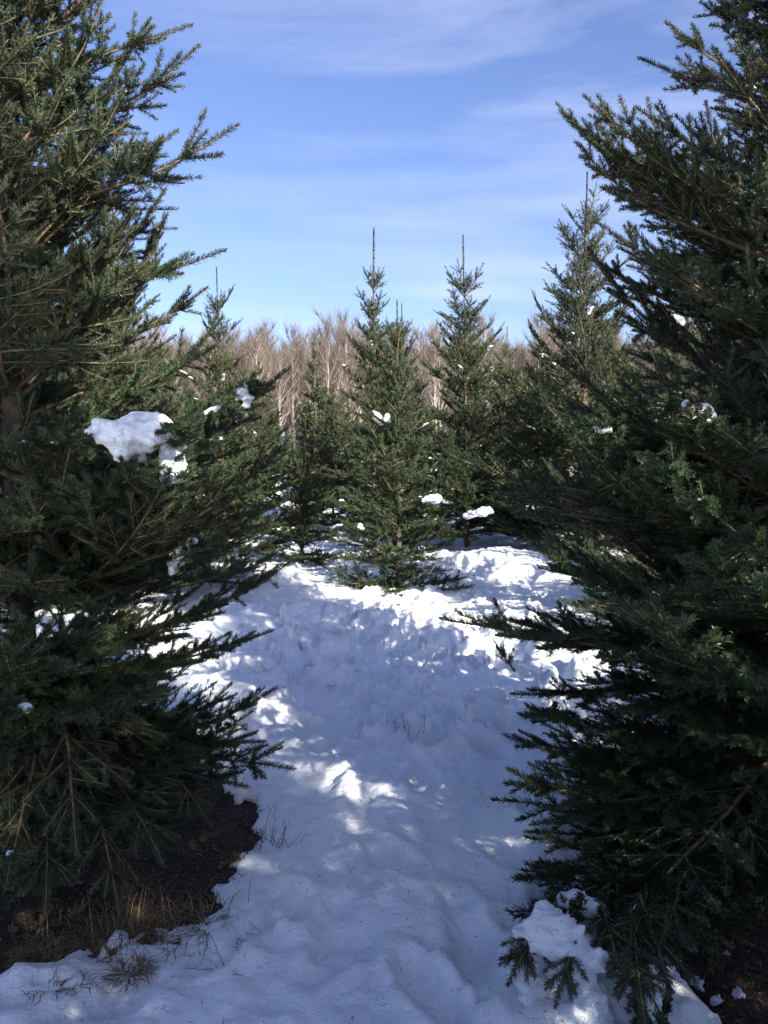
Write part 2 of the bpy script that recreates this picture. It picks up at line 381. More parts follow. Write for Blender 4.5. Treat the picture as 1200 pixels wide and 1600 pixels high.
def branch_meshes(name, seed, L, dens, nlen, nw, kside=4, min_order_wood=9, bend=1, **kw):
    """wood mesh and needle mesh of one branch; dens = needles per metre of shoot"""
    wood, segs = grow_branch(seed, L, **kw)
    T = Tubes()
    for pts, r0, r1, o in wood:
        if o > min_order_wood: continue
        if o >= 1 and len(pts) > 4: pts = pts[::2] + ([pts[-1]] if (len(pts) - 1) % 2 else [])
        T.add(pts, max(r0, nw * 0.5), max(r1, nw * 0.45), kside if o else kside + 1)
    wm = T.mesh(name + '_wood', [M_twig])
    rg = np.random.RandomState(seed)
    A = np.array([s[0] for s in segs]); B = np.array([s[1] for s in segs]); rem = np.array([s[2] for s in segs]); od = np.array([s[3] for s in segs]); tip = np.array([s[4] for s in segs])
    ln = np.linalg.norm(B - A, axis=1)
    f = np.where(rem < 0.6, 1.0, np.clip(1 - (rem - 0.6) / 0.5, 0.05, 1)) * np.where(od == 0, 1.25, 1.0)
    cnt = rg.poisson(dens * ln * f)
    ix = np.repeat(np.arange(len(segs)), cnt); n = len(ix)
    t = rg.rand(n); p = A[ix] + (B - A)[ix] * t[:, None]; ax = norm((B - A)[ix])
    zz = np.tile([0, 0, 1.0], (n, 1)); u = zz - ax * (ax * zz).sum(1, keepdims=True)
    bad = np.linalg.norm(u, axis=1) < 0.35; u[bad] = np.cross(ax[bad], np.array([0, 1.0, 0])); u = norm(u); v = np.cross(ax, u)
    th = np.radians(np.where(rg.rand(n) < 0.14, rg.uniform(-90, -20, n), np.where(rg.rand(n) < 0.35, rg.uniform(45, 90, n), rg.uniform(-22, 70, n)))); sg = np.where(rg.rand(n) < 0.5, -1, 1)
    vert = np.abs(ax[:, 2]) > 0.75
    th[vert] = rg.uniform(-PI / 2, PI / 2, vert.sum())
    rad = v * (sg * np.cos(th))[:, None] + u * np.sin(th)[:, None]
    near_tip = np.clip(1 - (tip[ix] - ln[ix] * (t - 0.5)) / 0.03, 0, 1)
    fa = np.radians(rg.normal(63, 8, n) - 24 * near_tip - 18 * np.clip(np.sin(th), 0, 1))
    d = norm(ax * np.cos(fa)[:, None] + rad * np.sin(fa)[:, None] + np.array([0, 0, 0.05]))
    w = norm(np.cross(d, ax) + rg.normal(0, 0.35, (n, 3)))
    w = norm(w - d * (w * d).sum(1, keepdims=True))
    nl = nlen * rg.uniform(0.72, 1.12, n) * (1 - 0.25 * near_tip)
    hw = nw * 0.5
    up = np.cross(w, d); flip = up[:, 2] < 0; w[flip] *= -1                 # upper face looks up
    p0 = p - w * hw; p1 = p + w * hw
    if bend:
        e = p + d * nl[:, None] + np.array([0, 0, 1.0]) * (nl * 0.10)[:, None]
        p2 = e + w * hw * 0.75; p3 = e - w * hw * 0.75
    V = np.stack([p0, p1, p2, p3], 1).reshape(-1, 3); F = np.arange(n * 4).reshape(-1, 4)
    sh_ = np.clip(rg.normal(0.5, 0.2, n), 0, 1); age_shade = np.clip((rem[ix] - 0.12) / 0.7, 0, 0.9) * rg.uniform(0.4, 1, n)  # grows away from the shoot tip: needle age plus painted inner-crown shade
    nm = npmesh(name + '_needles', V, F, None, [M_needle], False, {'shade': np.repeat(sh_, 4), 'age_shade': np.repeat(age_shade, 4)})
    return wm, nm, tuple(wood[0][0][-1])

LIB = {}; BR = {}
def lib(lod):
    if lod in LIB: return LIB[lod]
    spec = {'near': dict(dens=1500, nlen=0.0195, nw=0.0021), 'mid': dict(dens=560, nlen=0.021, nw=0.0036)}[lod]
    nvar = {'near': {0.2: 2, 0.5: 3, 0.85: 4, 1.25: 5}, 'mid': {0.2: 3, 0.42: 4, 0.8: 4, 1.2: 3}}[lod]
    r = []
    sd = 100 if lod == 'near' else 500
    for L, k in nvar.items():
        for j in range(k):
            sd += 1
            kw = dict(curve=[0.40, 0.22, 0.6, 0.1, 0.3][j], gap=(0.100 if lod == 'near' else 0.105) * {0.2: 9, 0.42: 2.2, 0.5: 1.15}.get(L, 1.0), shoot=[0.19, 0.22, 0.18, 0.24, 0.21][j] * (0.8 if L < 0.5 else (0.72 if L > 1 else 1)), spread=[42, 46, 40, 48, 44][j])
            wm, nm, tp = branch_meshes(lod, sd, L, kside=4 if lod == 'near' else 3, min_order_wood=9 if lod == 'near' else 1, **spec, **kw)
            r.append((L, wm, nm, tp))
    LIB[lod] = r; return r

def hang(tree, lod, z, az, el, L, rng, roll=None, color=(1, 1, 1, 1), base=(0, 0)):
    pool = lib(lod); bestL = min({p[0] for p in pool}, key=lambda q: abs(math.log(q / L)))
    _, wm, nm, tp = rng.choice([p for p in pool if p[0] == bestL]); sc = L / bestL
    rot = (Matrix.Rotation(az, 3, 'Z') @ Matrix.Rotation(-el, 3, 'Y') @ Matrix.Rotation(rng.gauss(0, 0.18) if roll is None else roll, 3, 'X')).to_euler()
    BR.setdefault(tree.name, []).append((Vector((0, 0, z)), rot.to_matrix() @ (Vector(tp) * sc)))
    b = link('branch', wm, tree, (base[0], base[1], z), rot, sc); n = link('needles', nm, b); n['kind'] = 'stuff'; n.color = color
    return b

def hang_to(tree, lod, z0, tip, rng, color, roll=0.0, root=(0, 0)):
    """one bough whose tip ends at a given point in the place"""
    v = Vector(tip) - tree.location - Vector((root[0], root[1], z0)); L = v.length
    pool = lib(lod); bestL = min({p[0] for p in pool}, key=lambda q: abs(math.log(q / L)))
    _, wm, nm, tp = rng.choice([p for p in pool if p[0] == bestL]); tp = Vector(tp); sc = L / tp.length
    az = math.atan2(v.y, v.x); el = math.atan2(v.z, math.hypot(v.x, v.y)); a2 = math.atan2(tp.y, tp.x); e2 = math.atan2(tp.z, math.hypot(tp.x, tp.y))
    M = Matrix.Rotation(rng.gauss(0, 0.15) + roll, 3, v.normalized()) @ Matrix.Rotation(az, 3, 'Z') @ Matrix.Rotation(-(el - e2), 3, 'Y') @ Matrix.Rotation(-a2, 3, 'Z')
    b = link('branch', wm, tree, (root[0], root[1], z0), M.to_euler(), sc); n = link('needles', nm, b); n['kind'] = 'stuff'; n.color = color

TREES = []
def fir(loc, H, Rb, seed, label, lod='mid', pw=1.0, whorl=0.30, per=6, inter=4, low=0.12, color=(1, 1, 1, 1), heroes=(), leader=0.55, group='balsam firs in the plantation rows', lean=0, skip=None, lowel=4, thin=None, hole=0.0, inner=0, stretch=1.0):
    rng = random.Random(seed)
    t = empty('fir_tree', loc); tag(t, label, 'fir tree', group)
    T = Tubes(); z = np.append(np.linspace(-0.1, H - 0.6, 13), H); jx = np.array([rng.gauss(0, 0.006) for _ in z]); dz = H - np.clip(z, 0, H); r = 0.003 + 0.005 * np.clip(dz, 0, 0.6) + 0.0105 * np.clip(dz - 0.5, 0, 99)
    T.add(np.stack([jx, -jx, z], -1), 0, 0, 8, r); link('trunk', T.mesh('trunk', [M_bark]), t)
    # leader shoot: upright, its needles lie close
    pool = lib(lod)
    z = H - leader; k = 0; cnt = 0
    while z > low:
        tt = (H - z) / H
        for phase, (m, sc) in enumerate(((per, 1.0), (inter, 0.72))):
            zz = z - phase * whorl * 0.5
            if zz < low or (phase == 1 and tt < 0.20 and lod == 'mid'): continue
            if k == 0 and phase == 1: m = 1
            elif tt < 0.3 and phase == 1: m = 2
            n = m if k > 0 else 4
            off = rng.uniform(0, 2 * PI)
            for j in range(n):
                az = off + j * 2 * PI / n + rng.gauss(0, 0.16)
                if tt < 0.8 and rng.random() < hole: continue
                if skip and skip(az % (2 * PI), zz): continue
                zq = zz + rng.gauss(0, 0.03)
                L = (Rb * (tt ** pw)) * sc * rng.uniform(0.80, 1.18) + 0.05
                L = max((0.27 if k else 0.22) if phase == 0 else 0.15, L) * (1.25 if tt < 0.3 and lod == 'mid' and phase == 0 and rng.random() < 0.4 else 1)
                el = min(R(58), R(74) * (1 - tt) + R(lowel)) + rng.gauss(0, R(6))
                if thin and zq < thin[0] and rng.random() < thin[1]: continue
                L = L / max(0.75, math.cos(el * 0.8))
                if zq + math.sin(el) * L < 0.06: el = 0.02
                hang(t, lod, zq, az, el, L, rng, None, color); cnt += 1
        step = whorl * (1.25 if tt < 0.3 else 1.0)
        z -= step * rng.uniform(0.88, 1.12); k += 1
        if cnt > 285: break
    for _ in range(inner):                        # short inner boughs that close the crown round the stem
        zq = rng.uniform(0.9, H * 0.75); az = rng.uniform(0, 2 * PI)
        hang(t, lod, zq, az, rng.uniform(0.1, 0.7), rng.uniform(0.3, 0.55), rng, None, color)
    if lod == 'mid': t.rotation_euler = (rng.gauss(0, 0.018), rng.gauss(0, 0.018), 0)
    # the leader itself: one slim shoot pointing straight up
    p0 = min(pool, key=lambda q: q[0]); Ls = leader * 1.02
    ln = link('leader', leader_mesh(lod), t, (0, 0, H - leader * 1.0), (0, 0, rng.uniform(0, 6)), Ls)
    ln.color = color
    for (tip, z0, *rl) in heroes:
        hang_to(t, lod, z0, tip, rng, color, rl[0] if rl else 0.0)
    TREES.append((t, H, Rb, pw))
    return t

_ld = {}
M_shoot = bark_mat('young_shoot', (0.20, 0.16, 0.11), (0.34, 0.28, 0.2), 40)
def leader_mesh(lod):
    if lod in _ld: return _ld[lod]
    T = Tubes(); T.add([(0, 0, 0), (0.006, 0.002, 0.5), (0, 0, 1)], 0.0065, 0.003, 5)
    rg = np.random.RandomState(3); n = 420; t = rg.rand(n) ** 0.8; an = rg.rand(n) * 2 * PI
    base = np.stack([np.zeros(n), np.zeros(n), t], -1); d = norm(np.stack([np.cos(an), np.sin(an), np.full(n, 1.3)], -1)); w = norm(np.cross(d, [0, 0, 1.0])) * 0.004
    e = base + d * 0.032
    V = np.stack([base - w, base + w, e + w, e - w], 1).reshape(-1, 3)
    Vt = np.concatenate(T.V); Ft = np.concatenate(T.F)
    me = npmesh('leader', np.concatenate([Vt, V]), np.concatenate([Ft, np.arange(n * 4).reshape(-1, 4) + len(Vt)]), None, [M_shoot, M_needle], False,
                {'shade': np.full(len(Vt) + len(V), 0.5), 'age_shade': np.zeros(len(Vt) + len(V))}, mi4=np.r_[np.zeros(len(Ft)), np.ones(n)])
    _ld[lod] = me; return me

blue = (0.92, 1.0, 1.12, 1); green = (0.95, 1.0, 0.85, 1); warm = (1.15, 1.08, 0.8, 1)
# the two near firs that frame the lane
LT = (-1.46, 3.15, 0.0)
lt = fir(LT, 5.6, 1.08, 11, 'tall dark fir filling the left edge, big snow lump on its right side', 'near', pw=0.72, whorl=0.28, per=7, inter=5, low=0.30, thin=(1.1, 0.60), hole=0.12, inner=60, color=blue,
    heroes=[(P(372, 196, 2.95), 2.45), (P(312, 72, 3.1), 2.75), (P(278, 205, 3.0), 2.25), (P(352, 392, 2.95), 2.0), (P(325, 450, 3.2), 1.85), (P(452, 577, 2.75), 1.2),
            (P(450, 690, 2.9), 1.0), (P(428, 985, 3.1), 0.62), (P(432, 1075, 2.95), 0.42), (P(412, 1160, 2.85), 0.35), (P(452, 880, 3.2), 0.72), (P(385, 1230, 2.75), 0.34),
            (P(300, 40, 3.0), 2.9), (P(270, 620, 2.6), 1.2), (P(150, 1130, 2.2), 0.75), (P(260, 1090, 2.35), 0.72), (P(200, 1290, 2.3), 0.5), (P(60, 1400, 2.2), 0.45), (P(290, 1330, 2.5), 0.45), (P(300, 700, 2.42), 1.15), (P(255, 755, 2.4), 1.0), (P(180, 740, 2.4), 1.0), (P(320, 655, 2.45), 1.2), (P(110, 700, 2.45), 1.1), (P(310, 860, 2.9), 0.9), (P(1, 1000, 2.0), 0.8), (P(70, 1430, 2.15), 0.62, 3.1), (P(185, 1415, 2.25), 0.6, 3.0), (P(255, 1350, 2.35), 0.6, 3.2), (P(120, 1330, 2.15), 0.7, 3.1), (P(10, 1380, 2.1), 0.7, 3.1), (P(330, 1290, 2.6), 0.5, 3.0), (P(330, 1200, 2.6), 0.55), (P(30, 900, 2.1), 1.0)])
RT = (1.72, 3.05, 0.0)
rt = fir(RT, 6.3, 1.28, 12, 'tall fir in shade filling the right edge, lowest boughs weighed down into snow', 'near', pw=0.85, whorl=0.28, per=7, inter=5, low=0.36, thin=(1.15, 0.74), hole=0.06, inner=50, skip=lambda a, z: z < 0.75 and 3.7 < a < 5.6, color=blue,
    heroes=[(P(870, 163, 3.0), 2.35), (P(998, 92, 3.0), 2.65), (P(898, 222, 3.1), 2.2), (P(912, 150, 2.9), 2.3), (P(982, 350, 2.9), 1.95), (P(966, 388, 3.1), 1.85), (P(1040, 35, 2.8), 2.8),
            (P(690, 968, 2.75), 0.72), (P(770, 962, 3.0), 0.72), (P(790, 1225, 2.6), 0.42), (P(805, 1375, 2.4), 0.40), (P(695, 705, 2.75), 1.15), (P(762, 565, 2.8), 1.5),
            (P(790, 1150, 2.9), 0.5), (P(830, 1290, 2.6), 0.4), (P(900, 1430, 2.35), 0.4), (P(798, 1500, 2.12), 0.5), (P(935, 1470, 2.25), 0.5, 3.1), (P(910, 1345, 2.5), 0.4), (P(1000, 1480, 2.3), 0.45),
            (P(860, 640, 2.6), 1.3), (P(800, 1085, 2.9), 0.75), (P(880, 1130, 2.7), 0.7), (P(960, 1110, 2.6), 0.78), (P(1090, 1150, 2.35), 0.8), (P(850, 1010, 2.8), 0.85), (P(1040, 1060, 2.4), 0.85), (P(1050, 655, 2.25), 1.35), (P(1118, 850, 1.9), 0.85), (P(1016, 938, 1.95), 0.75), (P(1190, 905, 1.85), 0.9), (P(905, 690, 2.45), 1.2), (P(1125, 670, 2.2), 1.3), (P(850, 880, 2.8), 0.85), (P(985, 560, 2.6), 1.6), (P(820, 840, 2.6), 0.9)])

rng = random.Random(44)      # drooping side sprays at the end of the lowest bough, by the snow heap
for tip, root in ((P(1008, 1600, 1.86), P(985, 1420, 2.25)), (P(965, 1560, 1.95), P(985, 1420, 2.25)), (P(1045, 1540, 2.0), P(1000, 1400, 2.3)), (P(985, 1480, 2.1), P(1010, 1380, 2.4)), (P(1030, 1480, 2.1), P(1060, 1370, 2.4)), (P(868, 1570, 1.98), P(900, 1470, 2.1)), (P(795, 1535, 2.05), P(850, 1440, 2.2)), (P(965, 1500, 2.05), P(940, 1410, 2.25)), (P(1000, 1560, 1.95), P(975, 1460, 2.15))):
    hang_to(rt, 'near', root.z, tip, rng, blue, 3.1, (root.x - RT[0], root.y - RT[1]))

# firs down the lane
def at(px, py_base, py_top, h0=0.12):
    x, y = ground(px, py_base, h0); h0 = sh(x, y); dep = y * math.cos(R(PITCH)) + (CAM_Z - h0) * math.sin(R(PITCH))
    top = P(px, py_top, dep).z
    return (x, y, h0 - 0.03), top - h0 + 0.03
def lane_fir(px, base, top, Rb, seed, label, **kw):
    loc, H = at(px, base, top); kw.setdefault('lowel', -4); kw.setdefault('low', 0.05); return fir(loc, H, Rb, seed, label, 'mid', **kw)
MIDT = lane_fir(624, 922, 478, 0.80, 21, 'shaded middle fir in front of the others at the end of the lane', pw=0.82, color=(0.95, 1.05, 1.15, 1), whorl=0.24, leader=0.5)
T585 = lane_fir(585, 868, 372, 0.92, 22, 'tall spire-topped fir just left of the shaded middle fir', pw=0.95, leader=0.75, color=green)
T728 = lane_fir(730, 862, 380, 1.15, 23, 'tall sunlit fir behind and right of the shaded middle fir', pw=0.9, leader=0.75, color=green)
T903 = lane_fir(903, 872, 284, 1.45, 24, 'tallest spire, broad fir partly behind the right-hand tree', pw=0.85, leader=0.75, color=green)
T470 = lane_fir(472, 884, 655, 0.62, 25, 'short young fir with pale upright leader left of the lane end', pw=0.85, color=warm, whorl=0.22)
T348 = lane_fir(350, 880, 430, 1.15, 26, 'pointed fir with slim spire standing right behind the left-hand tree', pw=1.05, color=green)
lane_fir(280, 935, 560, 1.15, 27, 'grey-green bushy fir half hidden behind the left-hand tree', pw=0.8, color=blue)
TR2 = lane_fir(1042, 990, 462, 1.25, 28, 'fir with snow in its top between the right-hand tree and the tallest spire', pw=0.62, color=blue)
lane_fir(410, 838, 592, 1.15, 29, 'bushy bright green fir left of the young fir with pale leader', pw=0.8, color=warm)
lane_fir(520, 822, 610, 1.0, 30, 'low green fir showing between the young fir and the spire-topped fir', pw=0.7, color=warm)
lane_fir(640, 830, 482, 1.1, 31, 'fir with thin leader poking up right behind the shaded middle fir', pw=1.15, color=warm)
lane_fir(784, 830, 515, 1.15, 32, 'fir at right shoulder of the tall sunlit fir', pw=1.0, color=green)
lane_fir(830, 850, 590, 1.25, 33, 'rounded fir between the tall sunlit fir and the tallest spire', pw=0.7, color=green)
lane_fir(165, 900, 300, 1.35, 34, 'tall fir deep behind the left-hand tree at frame edge', pw=0.8, color=green)
lane_fir(1130, 930, 330, 1.4, 35, 'tall fir deep behind the right-hand tree at frame edge', pw=0.8, color=green)
lane_fir(40, 960, 120, 1.3, 36, 'dark tall fir at the far left behind the big snow lump tree', pw=0.8, color=green)

# firs beside and behind the photographer: they throw the shade over the lane
for (x, y, h, rb, sd, lb) in ((2.5, 0.6, 4.3, 1.2, 41, 'fir beside the photographer on the right'), (2.3, -1.1, 4.9, 1.5, 42, 'fir behind the photographer on the right'),
                              (1.45, -1.35, 5.5, 1.3, 45, 'fir straight behind the photographer'), (3.0, -4.0, 5.6, 1.4, 46, 'fir far behind the photographer on the right')):
    fir((x, y, 0.05), h, rb, sd, lb, 'mid', pw=0.85, whorl=0.30, per=7, inter=5, hole=0.10 if sd == 41 else 0.2)

# ------------------------------------------------------------------ far firs: trunk and one crown mesh each
def far_crown(seed, H, Rb):
    rng = random.Random(seed); rg = np.random.RandomState(seed)
    src = [branch_meshes('far', seed * 10 + j, L, 90, 0.05, 0.011, 3, 0, curve=0.3, gap=0.09, shoot=0.16) for j, L in enumerate((0.4, 0.8, 1.2))]
    data = []
    for L, (wm, nm, _) in zip((0.4, 0.8, 1.2), src):
        o = []
        for me in (wm, nm):
            v = np.empty(len(me.vertices) * 3, np.float32); me.vertices.foreach_get('co', v)
            f = np.empty(len(me.loops), np.int32); me.loops.foreach_get('vertex_index', f); o.append((v.reshape(-1, 3), f.reshape(-1, 4)))
        data.append((L, o))
    VV = []; FF = []; MI = []; n = 0; z = H - 0.4; k = 0
    while z > 0.2:
        tt = (H - z) / H
        for j in range(8 if k else 4):
            az = rng.uniform(0, 2 * PI); L = max(0.15, Rb * tt ** 0.9 * rng.uniform(0.65, 1.15)); el = R(60) * max(0, 1 - tt * 2.6) + R(24) * (1 - tt) + R(6) + rng.gauss(0, R(7))
            bl, (w, nd) = min(data, key=lambda q: abs(math.log(q[0] / L)))
            M = np.array((Matrix.Rotation(az, 3, 'Z') @ Matrix.Rotation(-el, 3, 'Y'))) * (L / bl)
            for mi, (v, f) in enumerate((w, nd)):
                VV.append(v @ M.T + np.array([0, 0, z + rng.gauss(0, 0.05)])); FF.append(f + n); n += len(v); MI.append(np.full(len(f), mi))
        z -= 0.26 * rng.uniform(0.85, 1.15); k += 1
    V = np.concatenate(VV); nv = len(V)
    return npmesh('crown', V, np.concatenate(FF), None, [M_twig, M_needle], False, {'shade': np.repeat(rg.rand(nv // 4 + 1), 4)[:nv], 'age_shade': np.full(nv, 0.15)}, mi4=np.concatenate(MI))
FH = 4.0
crowns = [far_crown(71, FH, 1.1), far_crown(72, FH, 1.25), far_crown(73, FH, 1.0)]
T = Tubes(); T.add([(0, 0, -0.2), (0, 0, 2), (0, 0, FH)], 0.07, 0.008, 6); ftrunk = T.mesh('far_trunk', [M_bark])
rng = random.Random(5)
nfar = 0
for row in range(0, 17):
    y = 14.5 + row * 2.5
    lim = y * 0.52 + 1
    x = -lim + rng.uniform(0, 1.2)
    while x < lim:
        if True:
            s = rng.uniform(0.62, 0.98) * (0.96 if row < 3 else 1.0)
            t = empty('fir_tree', (x + rng.gauss(0, 0.2), y + rng.gauss(0, 0.25), 0.08)); t.scale = (s, s, s)
            side = 'on the left' if x < -y * 0.1 else ('on the right' if x > y * 0.1 else 'in the middle')
            dist = ('in the nearest of the far rows', 'halfway to the bare wood', 'close to the bare wood')[min(2, row // 5)]
            tag(t, 'small distant fir %s, %s' % (side, dist), 'fir tree', 'distant firs before the bare wood, %s, %s' % (side, dist))
            link('trunk', ftrunk, t); c = link('crown', rng.choice(crowns), t, None, (0, 0, rng.uniform(0, 6.28))); c['kind'] = 'stuff'
            c.color = rng.choice([green, warm, (1.2, 1.15, 0.85, 1)]); nfar += 1
        x += rng.uniform(1.9, 2.9) * (1 + row * 0.06)

# ------------------------------------------------------------------ the bare wood beyond the plantation
def bare_tree(seed, H, twigs, k=3):
    rng = random.Random(seed); TT = Tubes(); TC = Tubes()
    n = 9; zs = np.linspace(-0.3, H, n); wx = np.cumsum([rng.gauss(0, 0.10) for _ in zs]); wy = np.cumsum([rng.gauss(0, 0.10) for _ in zs])
    tr = np.stack([wx, wy, zs], -1); r = 0.13 * (1 - zs / (H * 1.03)) ** 0.8 + 0.015
    TT.add(tr, 0, 0, 6, r)
    def pt(z):
        f = (z + 0.3) / (H + 0.3) * (n - 1); i = min(n - 2, int(f)); return tr[i] + (tr[i + 1] - tr[i]) * (f - i)
    nl = int(H * 2.0); limbs = []
    for j in range(nl):
        z = H * (0.28 + 0.70 * (j / nl)) ; az = rng.uniform(0, 2 * PI); L = (H - z) * 0.45 + rng.uniform(0.5, 1.4); el = R(rng.uniform(32, 68))
        p = pt(z); d = np.array([math.cos(az) * math.cos(el), math.sin(az) * math.cos(el), math.sin(el)]); pts = [p]
        for q in range(5):
            d = norm(d + np.array([rng.gauss(0, 0.10), rng.gauss(0, 0.10), 0.10])); p = p + d * L / 5; pts.append(p)
        TT.add(pts, 0.045, 0.012, 4); limbs.append((pts, L))
    for _ in range(twigs):
        pts, L = rng.choice(limbs); i = rng.randint(1, 4); f = rng.random(); b = pts[i] * (1 - f) + pts[i + 1] * f
        d = norm(pts[i + 1] - pts[i]) * 0.8 + np.array([rng.gauss(0, 0.6), rng.gauss(0, 0.6), 0.25 + rng.random() * 0.4]); d = norm(d); l = rng.uniform(0.5, 1.5)
        m = b + d * l * 0.5; e = m + norm(d + np.array([rng.gauss(0, 0.2), rng.gauss(0, 0.2), 0.2])) * l * 0.5
        TC.add([b, m, e], 0.011, 0.005, k)
    return TT.mesh('bare_trunk', [M_aspen, M_btwig]), TC.mesh('bare_crown', [M_btwig])
btrees = [bare_tree(200 + i, 11.5 + (i % 3) * 0.8, 1200) for i in range(6)]
rng = random.Random(77)
for i in range(240):
    y = rng.uniform(66, 74) if i < 75 else rng.uniform(74, 90)
    x = (-0.50 + 1.02 * ((i * 0.6180339) % 1.0)) * y
    s = rng.uniform(0.68, 0.89) * (1.0 if y < 74 else 1.1)
    if -6 < x < 1: s *= 1.02
    t = empty('bare_tree', (x, y, 0)); t.scale = (s, s, s * rng.uniform(0.95, 1.05)); t.rotation_euler = (0, 0, rng.uniform(0, 6.28))
    tm, cmh = rng.choice(btrees)
    where = 'left of the spire-topped fir' if x < -3 else ('between the middle firs' if x < 8 else 'behind the firs on the right')
    tag(t, ('pale-trunked leafless tree at the front edge of the wood, ' if i < 75 else 'leafless tree inside the wood, ') + where, 'bare tree', 'leafless trees of the wood, ' + ('front edge, ' if i < 75 else 'inside, ') + where)
    link('trunk', tm, t); c = link('crown', cmh, t); c['kind'] = 'stuff'
# the deeper wood reads as one mass
rng = random.Random(78); TW = Tubes()
for i in range(650):
    y = rng.uniform(86, 125); x = rng.uniform(-0.55, 0.55) * y; H = rng.uniform(10.0, 13.2) * (y / 100) ** 0.7
    TW.add([(x, y, 0), (x + rng.gauss(0, 0.3), y, H * 0.5), (x + rng.gauss(0, 0.5), y, H)], rng.uniform(0.07, 0.16), 0.02, 3)
    for j in range(90):
        z = H * rng.uniform(0.25, 0.98); a = rng.uniform(0, 6.28); l = rng.uniform(0.8, 2.4); rr = rng.uniform(0, 0.8)
        b = np.array([x + math.cos(a) * rr, y + math.sin(a) * rr, z]); e = b + np.array([math.cos(a) * l * 0.35, math.sin(a) * l * 0.35, l * 0.85])
        TW.add([b, e], 0.024, 0.010, 3)
w = link('distant_wood', TW.mesh('distant_wood', [M_btwig])); tag(w, 'brown leafless wood reading as one mass on the horizon', 'wood', None, 'stuff')

# ------------------------------------------------------------------ snow lying on the boughs
def blob(name, balls, vox=0.009, amp=0.006, seed=1, sm=3):
    bm = bmesh.new()
    for (c, r) in balls:
        m = Matrix.Translation(c) @ Matrix.Diagonal((*r, 1))
        bmesh.ops.create_icosphere(bm, subdivisions=3, radius=1, matrix=m)
    me = bpy.data.meshes.new(name + '_t'); bm.to_mesh(me); bm.free()
    o = bpy.data.objects.new(name, me); C.objects.link(o)
    rm = o.modifiers.new('r', 'REMESH'); rm.mode = 'VOXEL'; rm.voxel_size = vox
    s = o.modifiers.new('s', 'SMOOTH'); s.iterations = sm; s.factor = 0.7
    bpy.context.view_layer.update()
    dg = bpy.context.evaluated_depsgraph_get(); m2 = bpy.data.meshes.new_from_object(o.evaluated_get(dg))
    bpy.data.objects.remove(o)
    n = len(m2.vertices); v = np.empty(n * 3, np.float32); m2.vertices.foreach_get('co', v); v = v.reshape(-1, 3)
    no = np.empty(n * 3, np.float32); m2.vertices.foreach_get('normal', no); no = no.reshape(-1, 3)
    f = fbm(v[:, 0] + 0.7 * v[:, 2], v[:, 1] - 0.9 * v[:, 2], 0.09, 3, seed)
    f2 = fbm(v[:, 0] - 0.5 * v[:, 2] + 5, v[:, 1] + 0.8 * v[:, 2], 0.022, 2, seed + 9)
    f3 = np.abs(fbm(v[:, 0] + v[:, 2], v[:, 1] + 0.6 * v[:, 2], 0.05, 3, seed + 4))
    v = v + no * (f * amp * 3.2 + f2 * amp * 1.3 - f3 * amp * 3.0)[:, None]; m2.vertices.foreach_set('co', v.ravel().astype(np.float32)); m2.name = name
    m2.materials.clear(); m2.materials.append(M_snow)
    m2.polygons.foreach_set('use_smooth', np.ones(len(m2.polygons), bool)); m2.update()
    return m2

def pix_blob(name, pts, depth, label, group=None, vox=0.008, amp=0.006, thick=0.8, seed=1, poke=3):
    """pts: (px, py, half width, half height, depth offset) in photograph pixels; turned into lumps of real size"""
    c0 = P(pts[0][0], pts[0][1], depth); balls = []; rg = random.Random(seed * 77 + int(pts[0][0]))
    big = max(p[2] for p in pts)
    for (px, py, a, b, dd) in pts:
        c = P(px, py, depth + dd) - c0; rx = a / FPX * depth * 0.86; rz = b / FPX * depth * 0.8; ry = max(rx, rz) * thick
        balls.append((c, (rx, ry, rz)))
        for _ in range(7):          # crumbs and bulges round its rim, mostly below
            t = rg.uniform(0, 6.28); u = rg.uniform(0, 6.28); q = rg.uniform(0.18, 0.42)
            e = Vector((math.cos(t) * rx * 0.85, math.sin(u) * ry * 0.7, math.sin(t) * rz * 0.8 - abs(rg.gauss(0, 0.12)) * rz))
            balls.append((c + e, (rx * q * rg.uniform(0.7, 1.3), ry * q, max(rz * q * 1.1, 0.007))))
    o = link(name, blob(name, balls, vox, amp, seed), None, c0); tag(o, label, 'snow', group)
    tree = lt if (depth < 3.6 and pts[0][0] < 500) else (rt if (depth < 3.6 and pts[0][0] > 700 and big < 40) else None)
    if tree and poke:
        sgn = 1 if tree is lt else -1
        for k in range(poke):
            px, py = pts[0][0], pts[0][1]; w = sum(p[2] for p in pts[:2]) * 0.8 + 10; h = pts[0][3]
            root = P(px - sgn * w * rg.uniform(0.7, 1.3), py + h * rg.uniform(0.4, 1.4), depth + rg.uniform(0.02, 0.12))
            tip = P(px + sgn * w * rg.uniform(0.5, 1.3), py + h * rg.uniform(-0.2, 1.3), depth - rg.uniform(0.0, 0.10))
            hang_to(tree, 'near', root.z, tip, rg, blue, rg.gauss(0, 0.6), (root.x - tree.location.x, root.y - tree.location.y))
    return o

